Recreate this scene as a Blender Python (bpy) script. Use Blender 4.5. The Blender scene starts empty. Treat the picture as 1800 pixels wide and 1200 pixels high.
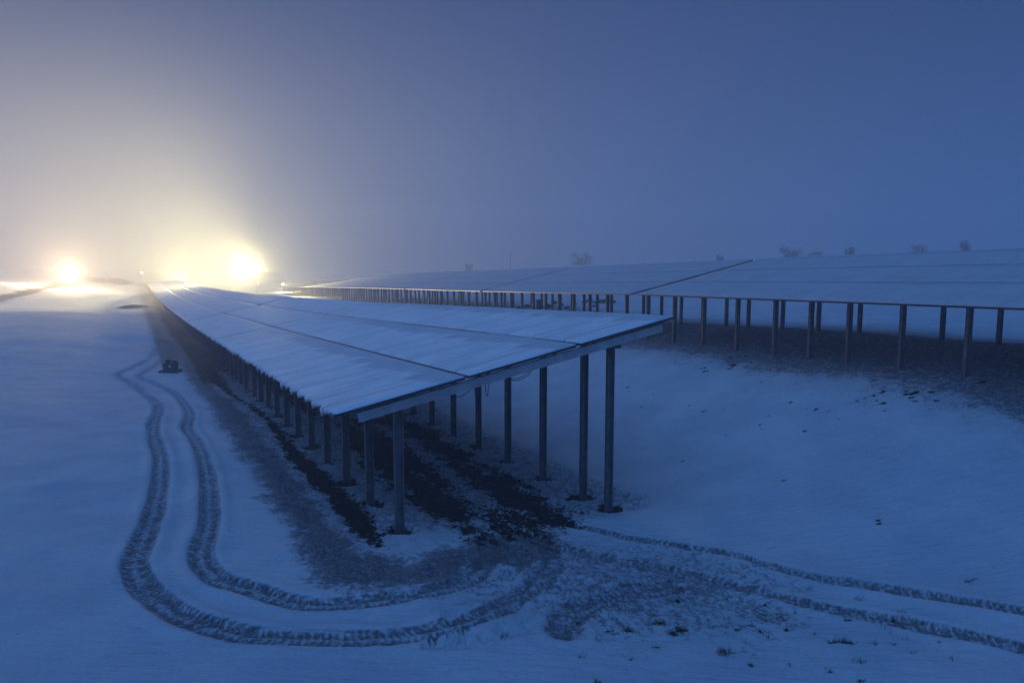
import bpy, bmesh, math, random
import numpy as np
from mathutils import Vector

S = bpy.context.scene
COL = S.collection
R = math.radians
CZ = 4.2                                   # eye height above the datum

# ------------------------------------------------------------------ camera
cam_d = bpy.data.cameras.new("camera")
cam = bpy.data.objects.new("camera", cam_d); COL.objects.link(cam)
cam_d.sensor_width = 36; cam_d.lens = 24.0
cam_d.clip_start = 0.1; cam_d.clip_end = 3000
cam.location = (0, 0, CZ)
cam.rotation_euler = (R(90) - math.atan(122 / 1200), 0, 0)
S.camera = cam

# ------------------------------------------------------------------ sky and light
SUN_EL, SUN_ROT = 5.0, 170.0
w = bpy.data.worlds.new("World"); S.world = w; w.use_nodes = True
nt = w.node_tree; nt.nodes.clear()
sky = nt.nodes.new("ShaderNodeTexSky"); sky.sky_type = 'NISHITA'; sky.sun_disc = False
sky.sun_elevation = R(SUN_EL); sky.sun_rotation = R(SUN_ROT)
sky.altitude = 300; sky.air_density = 1.0; sky.dust_density = 0.0; sky.ozone_density = 5.0
hue = nt.nodes.new("ShaderNodeMix"); hue.data_type = 'RGBA'; hue.blend_type = 'MULTIPLY'
hue.inputs[0].default_value = 1.0
hue.inputs[7].default_value = (0.42, 0.68, 1.12, 1)
bg = nt.nodes.new("ShaderNodeBackground"); bg.inputs[1].default_value = 0.05
wo = nt.nodes.new("ShaderNodeOutputWorld")
nt.links.new(sky.outputs[0], hue.inputs[6]); nt.links.new(hue.outputs[2], bg.inputs[0])
nt.links.new(bg.outputs[0], wo.inputs[0])

sun_d = bpy.data.lights.new("sun", 'SUN'); sun_d.energy = 1.32; sun_d.angle = R(85); sun_d.color = (0.12, 0.385, 1.0)
sun = bpy.data.objects.new("sun", sun_d); COL.objects.link(sun)
sun.rotation_euler = (R(30), 0, R(-15))

S.view_settings.view_transform = 'Standard'
S.view_settings.look = 'None'
S.view_settings.gamma = 1.0
S.view_settings.use_curve_mapping = False
S.view_settings.exposure = 0.0
S.cycles.use_denoising = True
S.cycles.max_bounces = 6
S.cycles.diffuse_bounces = 3
S.cycles.volume_bounces = 3
S.cycles.sample_clamp_indirect = 4.0

SURVEY = {"C":[[-1.81,10.77,-4.17],[-3.4,13.72,-4.25],[-4.96,16.63,-4.33],[-7.33,21.04,-4.43],[-10.92,27.73,-4.8],[1.86,12.92,-4.57],[0.77,14.94,-4.65],[-0.93,18.11,-4.7],[-2.64,21.29,-4.75],[-17.48,39.5,-4.9],[-13.69,41.54,-4.9],[-24.79,52.88,-5.2],[-21.0,54.91,-5.2],[-35.49,72.04,-5.35],[-31.7,74.07,-5.35],[-48.64,95.4,-5.15],[-44.85,97.43,-5.15],[-78.07,148.99,-4.55],[-74.28,151.03,-4.94],[-98.55,186.79,-3.85],[-94.76,188.83,-4.74],[10.27,15.11,-2.38],[9.09,18.16,-2.43],[7.41,22.14,-2.55],[6.11,25.19,-2.62],[13.41,18.67,-2.03],[11.68,22.85,-2.13],[9.61,27.75,-2.26],[-0.75,41.91,-2.86],[2.95,43.89,-2.46],[-8.05,59.5,-3.16],[-4.35,61.49,-2.76],[-15.24,75.52,-3.44],[-11.54,77.51,-3.04],[-21.47,90.52,-3.75],[-17.77,92.51,-3.75],[-29.54,108.52,-4.11],[-25.84,110.51,-4.11],[-41.66,135.52,-4.66],[-37.96,137.51,-4.78],[-60.1,175.52,-5.46],[-56.4,177.51,-6.08],[-33.64,160.47,-3.09],[-40.22,175.47,-3.36],[-55.56,200.47,-3.85],[-72.3,232.47,-4.38],[-95.0,275.47,-5.33],[-125.15,330.47,-6.33],[0.75,4.94,-4.1],[6.92,8.26,-4.35],[14.1,7.57,-3.3],[-7.65,1.57,-4.1],[4.73,-8.81,-4.1],[22.35,0.65,-2.6],[-13.21,-7.1,-4.0],[5.84,14.49,-3.75],[1.11,23.3,-4.0],[26.43,14.2,-1.3],[17.01,34.0,-1.98],[24.04,32.0,-2.18],[12.26,42.0,-2.44],[0.0,75.0,-2.61],[74.36,90.0,3.03],[39.41,110.0,1.99],[12.76,140.0,1.04],[-22.55,170.0,-0.28],[27.41,55.0,-1.0],[14.12,85.0,-1.54],[-90.82,142.0,-2.58],[-99.94,172.0,-1.99],[-29.55,42.0,-4.27],[-16.73,22.0,-4.11],[-46.24,72.0,-4.3],[-71.64,100.0,-4.72],[-80.91,108.0,-4.29],[-91.21,122.0,-2.42],[-108.23,145.0,-0.48],[-123.02,165.0,1.22],[-118.35,170.0,0.56],[-40.22,66.0,-4.5],[-64.06,110.0,-3.82],[-89.93,90.0,-3.88],[-149.01,150.0,2.22],[-81.64,150.0,-3.35],[-200.0,60.0,-2.0],[200.0,60.0,6.0],[0.0,400.0,2.0],[-300.0,300.0,6.0],[300.0,300.0,12.0],[-120.0,-60.0,-3.0],[120.0,-60.0,0.0],[-60.0,300.0,0.0],[0.0,250.0,1.0]],"W":[0.107928,0.057281,0.077221,0.085595,-0.09581,-0.100176,-0.132957,-0.065145,-0.190449,0.013018,-0.092946,-0.021899,-0.081685,-0.094153,-0.046182,-0.016895,-0.041534,-0.31246,0.005709,0.064044,-0.145661,0.311201,0.024367,0.056017,0.116793,-0.061733,-0.033409,-0.017056,0.061753,0.049604,0.050591,0.013994,0.015942,0.04689,0.096139,-0.085886,0.07021,-0.069688,0.070899,-0.113224,0.18052,-0.284986,-0.028718,0.029233,0.036492,-0.016085,-0.051286,-0.068865,0.084941,-0.189364,-0.0566,-0.029423,-0.022072,0.006831,0.01028,-0.053635,-0.007059,0.06947,0.083228,-0.109198,-0.079919,-0.028089,0.009215,0.023644,0.023076,0.1013,0.018301,-0.020287,-0.037692,0.021933,0.06425,0.058903,0.060026,-0.045992,-0.057824,0.051221,0.006687,0.038319,0.031181,0.063506,0.093724,-0.001591,0.038249,0.296608,-0.016392,0.006602,-0.006237,0.040749,0.0095,0.009191,-0.005564,0.074853,-0.001402,3.746561,0.010551,0.013646],"row1":[[10.32,2.38,-2.12,-0.86],[12.9,2.38,-2.25,-0.93],[16.48,2.38,-2.35,-1.02],[22.02,2.38,-2.56,-1.17],[27.31,2.38,-2.62,-1.3],[43.07,2.29,-3.05,-1.62],[58.31,2.18,-3.35,-1.89],[80.26,1.82,-3.5,-2.13],[107.06,1.29,-3.3,-2.1],[168.2,0.72,-2.7,-1.94],[211.19,0.56,-2.0,-1.74]],"row2":[[6.97,15.04,-0.69,0.65],[8.12,15.15,-0.7,0.64],[11.06,15.45,-0.72,0.6],[14.16,15.76,-0.78,0.57],[20.72,16.41,-0.84,0.5],[37.27,18.07,-1.16,0.29],[56.23,19.96,-1.46,0.06],[73.74,21.21,-1.74,-0.14],[89.9,22.82,-2.05,-0.49],[109.58,24.22,-2.41,-0.99],[139.1,26.32,-2.96,-2.38],[183.07,29.0,-3.76,-3.68]],"row3":[[157.29,45.3,-1.39,-0.99],[173.62,46.6,-1.66,-1.26],[202.9,44.91,-2.15,-1.75],[239.01,45.31,-2.68,-2.28],[287.64,45.65,-3.63,-3.23],[350.36,45.12,-4.63,-4.23]],"trk":{"track_a":[[-52.15,97.16],[-38.63,72.62],[-26.12,49.97],[-20.63,38.7],[-18.8,33.62],[-17.72,30.37],[-15.69,27.9],[-13.07,24.29],[-11.2,21.34],[-9.86,18.46],[-8.76,16.43],[-7.61,14.47],[-6.58,12.38],[-5.89,10.83],[-5.43,9.64],[-5.15,8.97],[-4.7,8.35],[-4.21,7.87],[-3.76,7.54],[-3.32,7.34],[-2.89,7.2],[-2.36,7.18],[-1.89,7.19],[-1.31,7.26],[-0.84,7.49],[-0.47,7.79],[-0.08,8.2],[0.31,8.88],[0.61,9.67],[0.6,10.36],[0.45,10.97],[0.05,11.35]],"track_b":[[-24.8,49.35],[-20.52,40.55],[-17.97,33.92],[-16.72,30.32],[-15.24,28.56],[-13.39,26.45],[-11.6,23.67],[-9.76,20.37],[-8.83,18.23],[-7.76,16.47],[-6.42,13.98],[-5.54,12.15],[-4.88,10.65],[-4.55,9.68],[-4.29,9.1],[-3.85,8.58],[-3.39,8.35],[-2.83,8.05],[-2.45,7.93],[-2.11,7.98],[-1.72,8.1],[-1.21,8.35],[-0.81,8.67],[-0.49,9.12],[-0.34,9.83],[-0.42,10.74]],"track_c":[[0.32,12.31],[1.02,11.87],[1.83,11.25],[2.59,10.77],[3.31,10.44],[3.76,10.03],[4.34,9.57],[4.92,9.26],[5.62,8.95],[6.13,8.67],[6.57,8.36],[7.03,8.04]],"track_d":[[-0.49,11.35],[0.19,10.76],[0.9,10.37],[1.64,10.04],[2.34,9.71],[2.98,9.36],[3.57,8.98],[4.1,8.64],[4.65,8.41],[5.16,8.16],[5.62,7.91],[6.02,7.61],[6.43,7.31]],"track_e":[[0.6,7.63],[0.7,8.02],[1.08,8.52],[1.54,8.85],[2.17,9.07]],"bank":[[-77.73,97.19],[-83.06,110.92],[-84.42,118.07],[-88.89,130.48],[-93.94,144.13]]},"poly":{"rut1":[[-5.56,21.17],[-4.74,21.53],[-3.22,18.95],[-2.23,16.93],[-1.22,14.3],[-0.54,12.46],[-0.65,10.82],[-1.41,11.74],[-2.19,12.79],[-3.16,14.81],[-4.44,17.41]],"rut2":[[-5.12,23.27],[-3.88,22.94],[-2.2,19.91],[-0.71,16.59],[0.38,14.65],[0.95,13.0],[1.02,11.9],[0.6,11.66],[0.0,12.63],[-0.71,13.74],[-1.65,16.13],[-2.91,19.05],[-4.32,21.23]],"join":[[-0.89,12.97],[0.0,12.92],[1.07,12.44],[0.67,11.03],[-0.64,10.53]],"drip":[[-38.74,74.86],[-19.81,40.91],[-13.59,30.26],[-9.85,24.14],[-7.25,19.75],[-5.27,15.46],[-3.72,12.77],[-2.71,10.86],[-2.14,9.72],[-1.75,9.63],[-1.94,10.2],[-2.65,11.88],[-3.64,13.74],[-5.11,16.23],[-6.92,19.91],[-9.92,24.72],[-13.26,31.0],[-23.74,50.17],[-41.21,80.98]],"slush":[[-54.4,102.53],[-33.89,65.75],[-22.73,45.21],[-15.97,32.55],[-11.96,25.76],[-8.88,19.9],[-7.22,16.99],[-6.55,15.93],[-4.65,12.27],[-3.54,10.36],[-2.64,8.67],[-2.07,8.12],[-1.47,8.42],[-0.76,8.7],[-0.24,9.4],[0.49,9.34],[0.92,10.64],[0.82,11.87],[-0.38,10.9],[-1.48,9.46],[-2.14,9.72],[-3.61,12.38],[-5.27,15.46],[-9.71,23.79],[-19.75,40.94],[-38.56,75.11],[-55.02,104.88]],"lane":[[-48.92,91.97],[-48.12,92.34],[-24.8,49.35],[-17.02,35.52],[-12.03,26.4],[-12.41,26.25],[-16.27,33.17],[-22.1,43.94],[-31.88,61.82]]},"pts":{"drum":[-16.19,32.05],"shrub":[-14.3,33.01],"soil1":[1.83,8.04],"soil2":[1.36,7.75],"soil3":[2.39,7.35],"soil4":[4.02,7.77],"soil5":[6.14,11.07],"soil6":[2.0,7.87],"soil7":[6.41,9.22],"soil8":[6.77,20.64],"soil9":[8.44,15.61],"soil10":[8.76,15.03],"l1":[-1.3,9.72],"l2":[-2.2,9.78],"db1":[2.23,48.76],"db2":[6.54,49.05],"db3":[0.23,54.9],"mound":[-27.02,48.52],"mound2":[-52.81,95.71]}}

# ------------------------------------------------------------------ site axes and ground level
HD = R(28.24)
U = np.array([-math.sin(HD), math.cos(HD)])      # along the solar rows
V = np.array([math.cos(HD), math.sin(HD)])       # across them, uphill side to the right
_C = np.array(SURVEY['C']); _W = np.array(SURVEY['W'])
def base_ground(X, Y):
    X = np.asarray(X, float); Y = np.asarray(Y, float)
    n = len(_C); o = _W[n] + _W[n+1]*X + _W[n+2]*Y
    for i in range(n):
        o = o - _W[i]*np.sqrt((X-_C[i, 0])**2 + (Y-_C[i, 1])**2 + 9.)
    return o + CZ

def hash2(ix, iy, seed):
    h = (ix.astype(np.int64)*374761393 + iy.astype(np.int64)*668265263 + seed*974634777) & 0xffffffff
    h = ((h ^ (h >> 13))*1274126177) & 0xffffffff
    h = h ^ (h >> 16)
    return (h & 0xffff)/65535.0
def vnoise(x, y, seed=0):
    x = np.asarray(x, float); y = np.asarray(y, float)
    ix = np.floor(x); iy = np.floor(y); fx = x-ix; fy = y-iy
    fx = fx*fx*fx*(fx*(fx*6-15)+10); fy = fy*fy*fy*(fy*(fy*6-15)+10)
    a = hash2(ix, iy, seed); b = hash2(ix+1, iy, seed); c = hash2(ix, iy+1, seed); d = hash2(ix+1, iy+1, seed)
    return (a*(1-fx)+b*fx)*(1-fy) + (c*(1-fx)+d*fx)*fy
def fbm(x, y, seed=0, o=4):
    t = 0; a = .5; n = 0
    for k in range(o):
        t = t + a*vnoise(x*2**k+k*7.3, y*2**k-k*3.1, seed+k); n += a; a *= .5
    return t/n - .5
def sstep(a, b, x):
    t = np.clip((x-a)/(b-a), 0, 1); return t*t*(3-2*t)

def catmull(P, step=0.15):
    P = np.array(P, float); P = np.vstack([2*P[0]-P[1], P, 2*P[-1]-P[-2]])
    out = []
    for i in range(1, len(P)-2):
        n = max(2, int(np.linalg.norm(P[i+1]-P[i])/step))
        for k in range(n):
            t = k/n
            out.append(.5*((2*P[i])+(-P[i-1]+P[i+1])*t+(2*P[i-1]-5*P[i]+4*P[i+1]-P[i+2])*t*t+(-P[i-1]+3*P[i]-3*P[i+1]+P[i+2])*t**3))
    out.append(P[-2]); return np.array(out)

def path_dist(X, Y, P, rad):
    """distance, signed side and run length to a polyline, for points near it"""
    D = np.full(X.shape, 1e9); L = np.zeros(X.shape); SD = np.zeros(X.shape)
    m = (X > P[:, 0].min()-rad) & (X < P[:, 0].max()+rad) & (Y > P[:, 1].min()-rad) & (Y < P[:, 1].max()+rad)
    idx = np.nonzero(m)[0]
    run = 0
    xs = X[idx]; ys = Y[idx]; d0 = D[idx]; l0 = L[idx]; s0 = SD[idx]
    for a, b in zip(P[:-1], P[1:]):
        e = b-a; ln = np.linalg.norm(e)
        if ln < 1e-6: continue
        k = (xs > min(a[0], b[0])-rad) & (xs < max(a[0], b[0])+rad) & (ys > min(a[1], b[1])-rad) & (ys < max(a[1], b[1])+rad)
        j = np.nonzero(k)[0]
        if len(j):
            px = xs[j]-a[0]; py = ys[j]-a[1]
            t = np.clip((px*e[0]+py*e[1])/ln**2, 0, 1)
            dd = np.hypot(px-t*e[0], py-t*e[1]); sg = np.sign(e[0]*py-e[1]*px)
            c = dd < d0[j]; jj = j[c]
            d0[jj] = dd[c]; l0[jj] = run+t[c]*ln; s0[jj] = sg[c]*dd[c]
        run += ln
    D[idx] = d0; L[idx] = l0; SD[idx] = s0
    return D, SD, L

def poly_sd(X, Y, P, rad):
    """signed distance to a closed outline, positive inside"""
    P = np.array(P, float); Q = np.vstack([P, P[:1]])
    m = (X > P[:, 0].min()-rad) & (X < P[:, 0].max()+rad) & (Y > P[:, 1].min()-rad) & (Y < P[:, 1].max()+rad)
    idx = np.nonzero(m)[0]; out = np.full(X.shape, -1e3)
    xs = X[idx]; ys = Y[idx]; d = np.full(xs.shape, 1e9); ins = np.zeros(xs.shape, bool)
    for a, b in zip(Q[:-1], Q[1:]):
        e = b-a; l2 = e@e
        if l2 < 1e-9: continue
        t = np.clip(((xs-a[0])*e[0]+(ys-a[1])*e[1])/l2, 0, 1)
        d = np.minimum(d, np.hypot(xs-a[0]-t*e[0], ys-a[1]-t*e[1]))
        c = ((a[1] > ys) != (b[1] > ys))
        with np.errstate(divide='ignore', invalid='ignore'):
            xi = a[0]+(ys-a[1])*(b[0]-a[0])/(b[1]-a[1] if abs(b[1]-a[1]) > 1e-12 else 1e-12)
        ins ^= c & (xs < xi)
    out[idx] = np.where(ins, d, -d); return out

# ------------------------------------------------------------------ helpers for objects
def link(name, me, mat=None, parent=None, smooth=False):
    o = bpy.data.objects.new(name, me); COL.objects.link(o)
    if mat: me.materials.append(mat)
    if parent: o.parent = parent
    if smooth: me.polygons.foreach_set('use_smooth', [True]*len(me.polygons))
    return o
def tag(o, label=None, cat=None, group=None, kind=None):
    if label: o['label'] = label
    if cat: o['category'] = cat
    if group: o['group'] = group
    if kind: o['kind'] = kind
    return o
def empty(name, loc, label, cat, group=None):
    o = bpy.data.objects.new(name, None); COL.objects.link(o); o.location = loc
    o.empty_display_size = .3
    return tag(o, label, cat, group)
def pydata(name, verts, faces, mat=None, parent=None, smooth=False):
    me = bpy.data.meshes.new(name); me.from_pydata([tuple(map(float, v)) for v in verts], [], faces); me.update()
    return link(name, me, mat, parent, smooth)
class MB:
    def __init__(s): s.v = []; s.f = []
    def add(s, v, f):
        n = len(s.v); s.v += [tuple(map(float, p)) for p in v]; s.f += [tuple(i+n for i in q) for q in f]
    def box(s, c, dx, dy, dz, ax=(1, 0, 0), ay=(0, 1, 0), az=(0, 0, 1)):
        c = np.array(c, float); ax, ay, az = map(lambda q: np.array(q, float), (ax, ay, az))
        v = [c+ax*dx*i/2+ay*dy*j/2+az*dz*k/2 for i in (-1, 1) for j in (-1, 1) for k in (-1, 1)]
        s.add(v, [(0, 1, 3, 2), (4, 6, 7, 5), (0, 4, 5, 1), (2, 3, 7, 6), (0, 2, 6, 4), (1, 5, 7, 3)])
    def sweep(s, prof, a, b, ex, ey):
        """closed profile (list of 2D) swept from a to b"""
        a = np.array(a, float); b = np.array(b, float); ex = np.array(ex, float); ey = np.array(ey, float); n = len(prof)
        v = [a+ex*p[0]+ey*p[1] for p in prof]+[b+ex*p[0]+ey*p[1] for p in prof]
        f = [(i, (i+1) % n, n+(i+1) % n, n+i) for i in range(n)]
        f += [tuple(range(n-1, -1, -1)), tuple(range(n, 2*n))]
        s.add(v, f)
    def tube(s, pts, r, n=6, r2=None):
        pts = [np.array(p, float) for p in pts]; m = len(pts); V_ = []
        for i, p in enumerate(pts):
            d = pts[min(i+1, m-1)]-pts[max(i-1, 0)]; d = d/(np.linalg.norm(d)+1e-9)
            q = np.array([0, 0, 1.]) if abs(d[2]) < .9 else np.array([1., 0, 0])
            a = np.cross(d, q); a /= np.linalg.norm(a); b = np.cross(d, a)
            rr = r if r2 is None else r+(r2-r)*i/(m-1)
            V_ += [p+rr*(a*math.cos(2*math.pi*k/n)+b*math.sin(2*math.pi*k/n)) for k in range(n)]
        F = [(i*n+k, i*n+(k+1) % n, (i+1)*n+(k+1) % n, (i+1)*n+k) for i in range(m-1) for k in range(n)]
        F += [tuple(range(n-1, -1, -1)), tuple(range((m-1)*n, m*n))]
        s.add(V_, F)
    def build(s, name, mat, parent=None, smooth=False):
        return pydata(name, s.v, s.f, mat, parent, smooth)

# ------------------------------------------------------------------ materials
def nodes(name):
    m = bpy.data.materials.new(name); m.use_nodes = True
    t = m.node_tree; b = t.nodes['Principled BSDF']; return m, t, b
def N(t, typ, **kw):
    n = t.nodes.new(typ)
    for k, v in kw.items(): setattr(n, k, v)
    return n
def noise(t, vec, scale, detail=4, rough=.55):
    n = N(t, 'ShaderNodeTexNoise'); n.inputs['Scale'].default_value = scale
    n.inputs['Detail'].default_value = detail; n.inputs['Roughness'].default_value = rough
    if vec: t.links.new(vec, n.inputs['Vector'])
    return n.outputs['Fac']
def math_(t, op, a, b=None, c=None, clamp=False):
    n = N(t, 'ShaderNodeMath', operation=op); n.use_clamp = clamp
    for i, x in enumerate((a, b, c)):
        if x is None: continue
        if isinstance(x, (int, float)): n.inputs[i].default_value = x
        else: t.links.new(x, n.inputs[i])
    return n.outputs[0]
def mixc(t, f, a, b):
    n = N(t, 'ShaderNodeMix', data_type='RGBA')
    for i, x in ((0, f), (6, a), (7, b)):
        if isinstance(x, tuple): n.inputs[i].default_value = (*x, 1)
        elif isinstance(x, (int, float)): n.inputs[i].default_value = x
        else: t.links.new(x, n.inputs[i])
    return n.outputs[2]
def maprange(t, x, a, b, c=0., d=1.):
    n = N(t, 'ShaderNodeMapRange'); n.interpolation_type = 'SMOOTHSTEP'
    t.links.new(x, n.inputs[0])
    for i, q in enumerate((a, b, c, d)): n.inputs[i+1].default_value = q
    return n.outputs[0]
def attr(t, nm):
    n = N(t, 'ShaderNodeAttribute'); n.attribute_name = nm; return n.outputs['Fac']

def mat_ground():
    m, t, b = nodes('snowy_ground')
    geo = N(t, 'ShaderNodeTexCoord').outputs['Object']
    soil, slush, tm, tu, tv, rough = (attr(t, k) for k in ('soil', 'slush', 'tread_mask', 'tread_u', 'tread_v', 'rough'))
    n1 = noise(t, geo, 7, 6, .65); n2 = noise(t, geo, 38, 4, .7); n3 = noise(t, geo, .7, 5); n4 = noise(t, geo, 16, 5, .7)
    snow = mixc(t, maprange(t, n3, .35, .65), (.60, .645, .71), (.71, .745, .79))
    snow = mixc(t, maprange(t, math_(t, 'ADD', math_(t, 'MULTIPLY', n2, .6), math_(t, 'MULTIPLY', n4, .4)), .34, .66), mixc(t, .24, snow, (.2, .22, .27)), snow)
    # thin dirty snow: soil specks showing
    k = math_(t, 'ADD', math_(t, 'MULTIPLY', n1, .55), math_(t, 'MULTIPLY', n2, .45))
    thr = math_(t, 'SUBTRACT', 1.0, slush)
    sl = maprange(t, math_(t, 'SUBTRACT', math_(t, 'ADD', math_(t, 'ADD', k, math_(t, 'MULTIPLY', math_(t, 'SUBTRACT', n4, .5), .9)), math_(t, 'MULTIPLY', slush, .42)), .58), .0, .14)
    sl = math_(t, 'MULTIPLY', sl, maprange(t, slush, .02, .18))
    slc = mixc(t, maprange(t, math_(t, 'ADD', math_(t, 'MULTIPLY', n2, .5), math_(t, 'MULTIPLY', n4, .5)), .38, .62), (.085, .068, .07), (.36, .34, .36))
    c = mixc(t, sl, snow, slc)
    # treads: cross lugs, broken up
    lug = math_(t, 'SINE', math_(t, 'MULTIPLY', math_(t, 'ADD', tu, math_(t, 'ABSOLUTE', math_(t, 'MULTIPLY', tv, .35))), 2*math.pi/.085))
    lug = math_(t, 'ADD', lug, math_(t, 'ADD', math_(t, 'MULTIPLY', math_(t, 'SUBTRACT', n2, .5), 5.0), math_(t, 'MULTIPLY', math_(t, 'SUBTRACT', n1, .5), 4.5)))
    lg = math_(t, 'MULTIPLY', maprange(t, lug, -.3, .7), tm)
    c = mixc(t, math_(t, 'MULTIPLY', lg, .55), c, (.16, .15, .165))
    c = mixc(t, math_(t, 'MULTIPLY', tm, .25), c, (.28, .27, .30))
    # bare soil
    so = maprange(t, math_(t, 'ADD', math_(t, 'ADD', soil, math_(t, 'MULTIPLY', math_(t, 'SUBTRACT', n1, .5), 1.7)), math_(t, 'MULTIPLY', math_(t, 'SUBTRACT', n4, .5), 1.5)), .44, .62)
    soc = mixc(t, maprange(t, n4, .35, .7), (.007, .0055, .005), (.032, .022, .016))
    soc = mixc(t, maprange(t, math_(t, 'MULTIPLY', n2, n3), .33, .40), soc, (.05, .055, .028))
    c = mixc(t, so, c, soc)
    # scattered specks everywhere
    vo = N(t, 'ShaderNodeTexVoronoi'); vo.inputs['Scale'].default_value = 1.5; t.links.new(geo, vo.inputs['Vector'])
    spk = math_(t, 'LESS_THAN', math_(t, 'ADD', vo.outputs['Distance'], math_(t, 'MULTIPLY', n2, .06)), math_(t, 'MULTIPLY', maprange(t, n3, .5, .8), .105))
    c = mixc(t, math_(t, 'MULTIPLY', spk, .6), c, (.10, .09, .09))
    t.links.new(c, b.inputs['Base Color'])
    b.inputs['Roughness'].default_value = .85
    b.inputs['Specular IOR Level'].default_value = .08
    mp = N(t, 'ShaderNodeMapping'); mp.inputs['Scale'].default_value = (1.2, 5, 1); mp.inputs['Rotation'].default_value = (0, 0, -.15)
    t.links.new(geo, mp.inputs[0]); rip = noise(t, mp.outputs[0], 1.6, 5, .6)
    hgt = math_(t, 'ADD', math_(t, 'ADD', math_(t, 'MULTIPLY', rip, .06), math_(t, 'MULTIPLY', n1, .02)), math_(t, 'MULTIPLY', n2, .011))
    hgt = math_(t, 'ADD', hgt, math_(t, 'MULTIPLY', math_(t, 'MULTIPLY', n1, rough), .05))
    hgt = math_(t, 'ADD', hgt, math_(t, 'MULTIPLY', math_(t, 'MULTIPLY', n4, rough), .035))
    hgt = math_(t, 'SUBTRACT', hgt, math_(t, 'MULTIPLY', lg, .018))
    hgt = math_(t, 'SUBTRACT', hgt, math_(t, 'MULTIPLY', so, .03))
    hgt = math_(t, 'SUBTRACT', hgt, math_(t, 'MULTIPLY', sl, .012))
    bp = N(t, 'ShaderNodeBump'); bp.inputs['Strength'].default_value = 1.0; bp.inputs['Distance'].default_value = 1.0
    t.links.new(hgt, bp.inputs['Height']); t.links.new(bp.outputs[0], b.inputs['Normal'])
    return m

def mat_table_snow():
    m, t, b = nodes('snow_on_panels')
    su, sv = attr(t, 'su'), attr(t, 'sv')           # metres along the table, 0..1 from top edge of the panel row to its low edge
    cv = N(t, 'ShaderNodeCombineXYZ'); t.links.new(math_(t, 'MULTIPLY', su, 9.), cv.inputs[0]); t.links.new(math_(t, 'MULTIPLY', sv, .9), cv.inputs[1])
    st = noise(t, cv.outputs[0], 1.0, 5, .65)
    cs = N(t, 'ShaderNodeCombineXYZ'); t.links.new(math_(t, 'MULTIPLY', su, .9), cs.inputs[0]); t.links.new(math_(t, 'MULTIPLY', sv, 1.6), cs.inputs[1])
    big = noise(t, cs.outputs[0], 1.0, 4, .6)
    geo = N(t, 'ShaderNodeTexCoord').outputs['Object']; fine = noise(t, geo, 30, 4, .6)
    # one line per module seam, running part of the way up
    ph = math_(t, 'FRACT', math_(t, 'DIVIDE', math_(t, 'ADD', su, math_(t, 'MULTIPLY', math_(t, 'SUBTRACT', big, .5), .10)), 1.134))
    line = math_(t, 'LESS_THAN', math_(t, 'ABSOLUTE', math_(t, 'SUBTRACT', ph, .5)), .013)
    cid = math_(t, 'FLOOR', math_(t, 'DIVIDE', su, 1.134))
    wn = N(t, 'ShaderNodeTexWhiteNoise', noise_dimensions='1D'); t.links.new(cid, wn.inputs['W'])
    edge = math_(t, 'ADD', .12, math_(t, 'ADD', math_(t, 'MULTIPLY', wn.outputs['Value'], .12), math_(t, 'MULTIPLY', ph, .12)))
    below = math_(t, 'GREATER_THAN', sv, edge)
    nearend = math_(t, 'SUBTRACT', 1.0, math_(t, 'MULTIPLY', maprange(t, su, 1., 12.), .6))
    line = math_(t, 'MULTIPLY', math_(t, 'MULTIPLY', line, below), math_(t, 'MULTIPLY', maprange(t, fine, .3, .5), nearend))
    c = mixc(t, maprange(t, big, .3, .7), (.76, .79, .83), (.92, .93, .94))
    slid = math_(t, 'MULTIPLY', math_(t, 'MULTIPLY', math_(t, 'SUBTRACT', 1.0, maprange(t, math_(t, 'SUBTRACT', sv, edge), -.02, .05)), .45), math_(t, 'SUBTRACT', 1.0, maprange(t, su, 8., 24.)))
    c = mixc(t, slid, c, (.34, .38, .44))
    endst = math_(t, 'MULTIPLY', maprange(t, st, .52, .64), math_(t, 'SUBTRACT', 1.0, maprange(t, su, .2, 4.0)))
    c = mixc(t, math_(t, 'MULTIPLY', endst, .6), c, (.35, .4, .46))
    c = mixc(t, math_(t, 'MULTIPLY', attr(t, 'grey'), maprange(t, noise(t, cs.outputs[0], 2.3, 5, .7), .0, .6, .7, 1.)), c, (.30, .32, .36))
    c = mixc(t, math_(t, 'MULTIPLY', line, .8), c, (.12, .14, .17))
    t.links.new(c, b.inputs['Base Color']); b.inputs['Roughness'].default_value = .75; b.inputs['Specular IOR Level'].default_value = .25
    amp = math_(t, 'ADD', .004, math_(t, 'MULTIPLY', math_(t, 'SUBTRACT', 1., maprange(t, su, .5, 7.)), .014))
    hgt = math_(t, 'ADD', math_(t, 'MULTIPLY', st, amp), math_(t, 'MULTIPLY', big, .045))
    hgt = math_(t, 'ADD', hgt, math_(t, 'MULTIPLY', fine, .0015))
    hgt = math_(t, 'SUBTRACT', hgt, math_(t, 'MULTIPLY', line, .02))
    bp = N(t, 'ShaderNodeBump'); bp.inputs['Distance'].default_value = 1.0
    t.links.new(hgt, bp.inputs['Height']); t.links.new(bp.outputs[0], b.inputs['Normal'])
    return m

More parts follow.
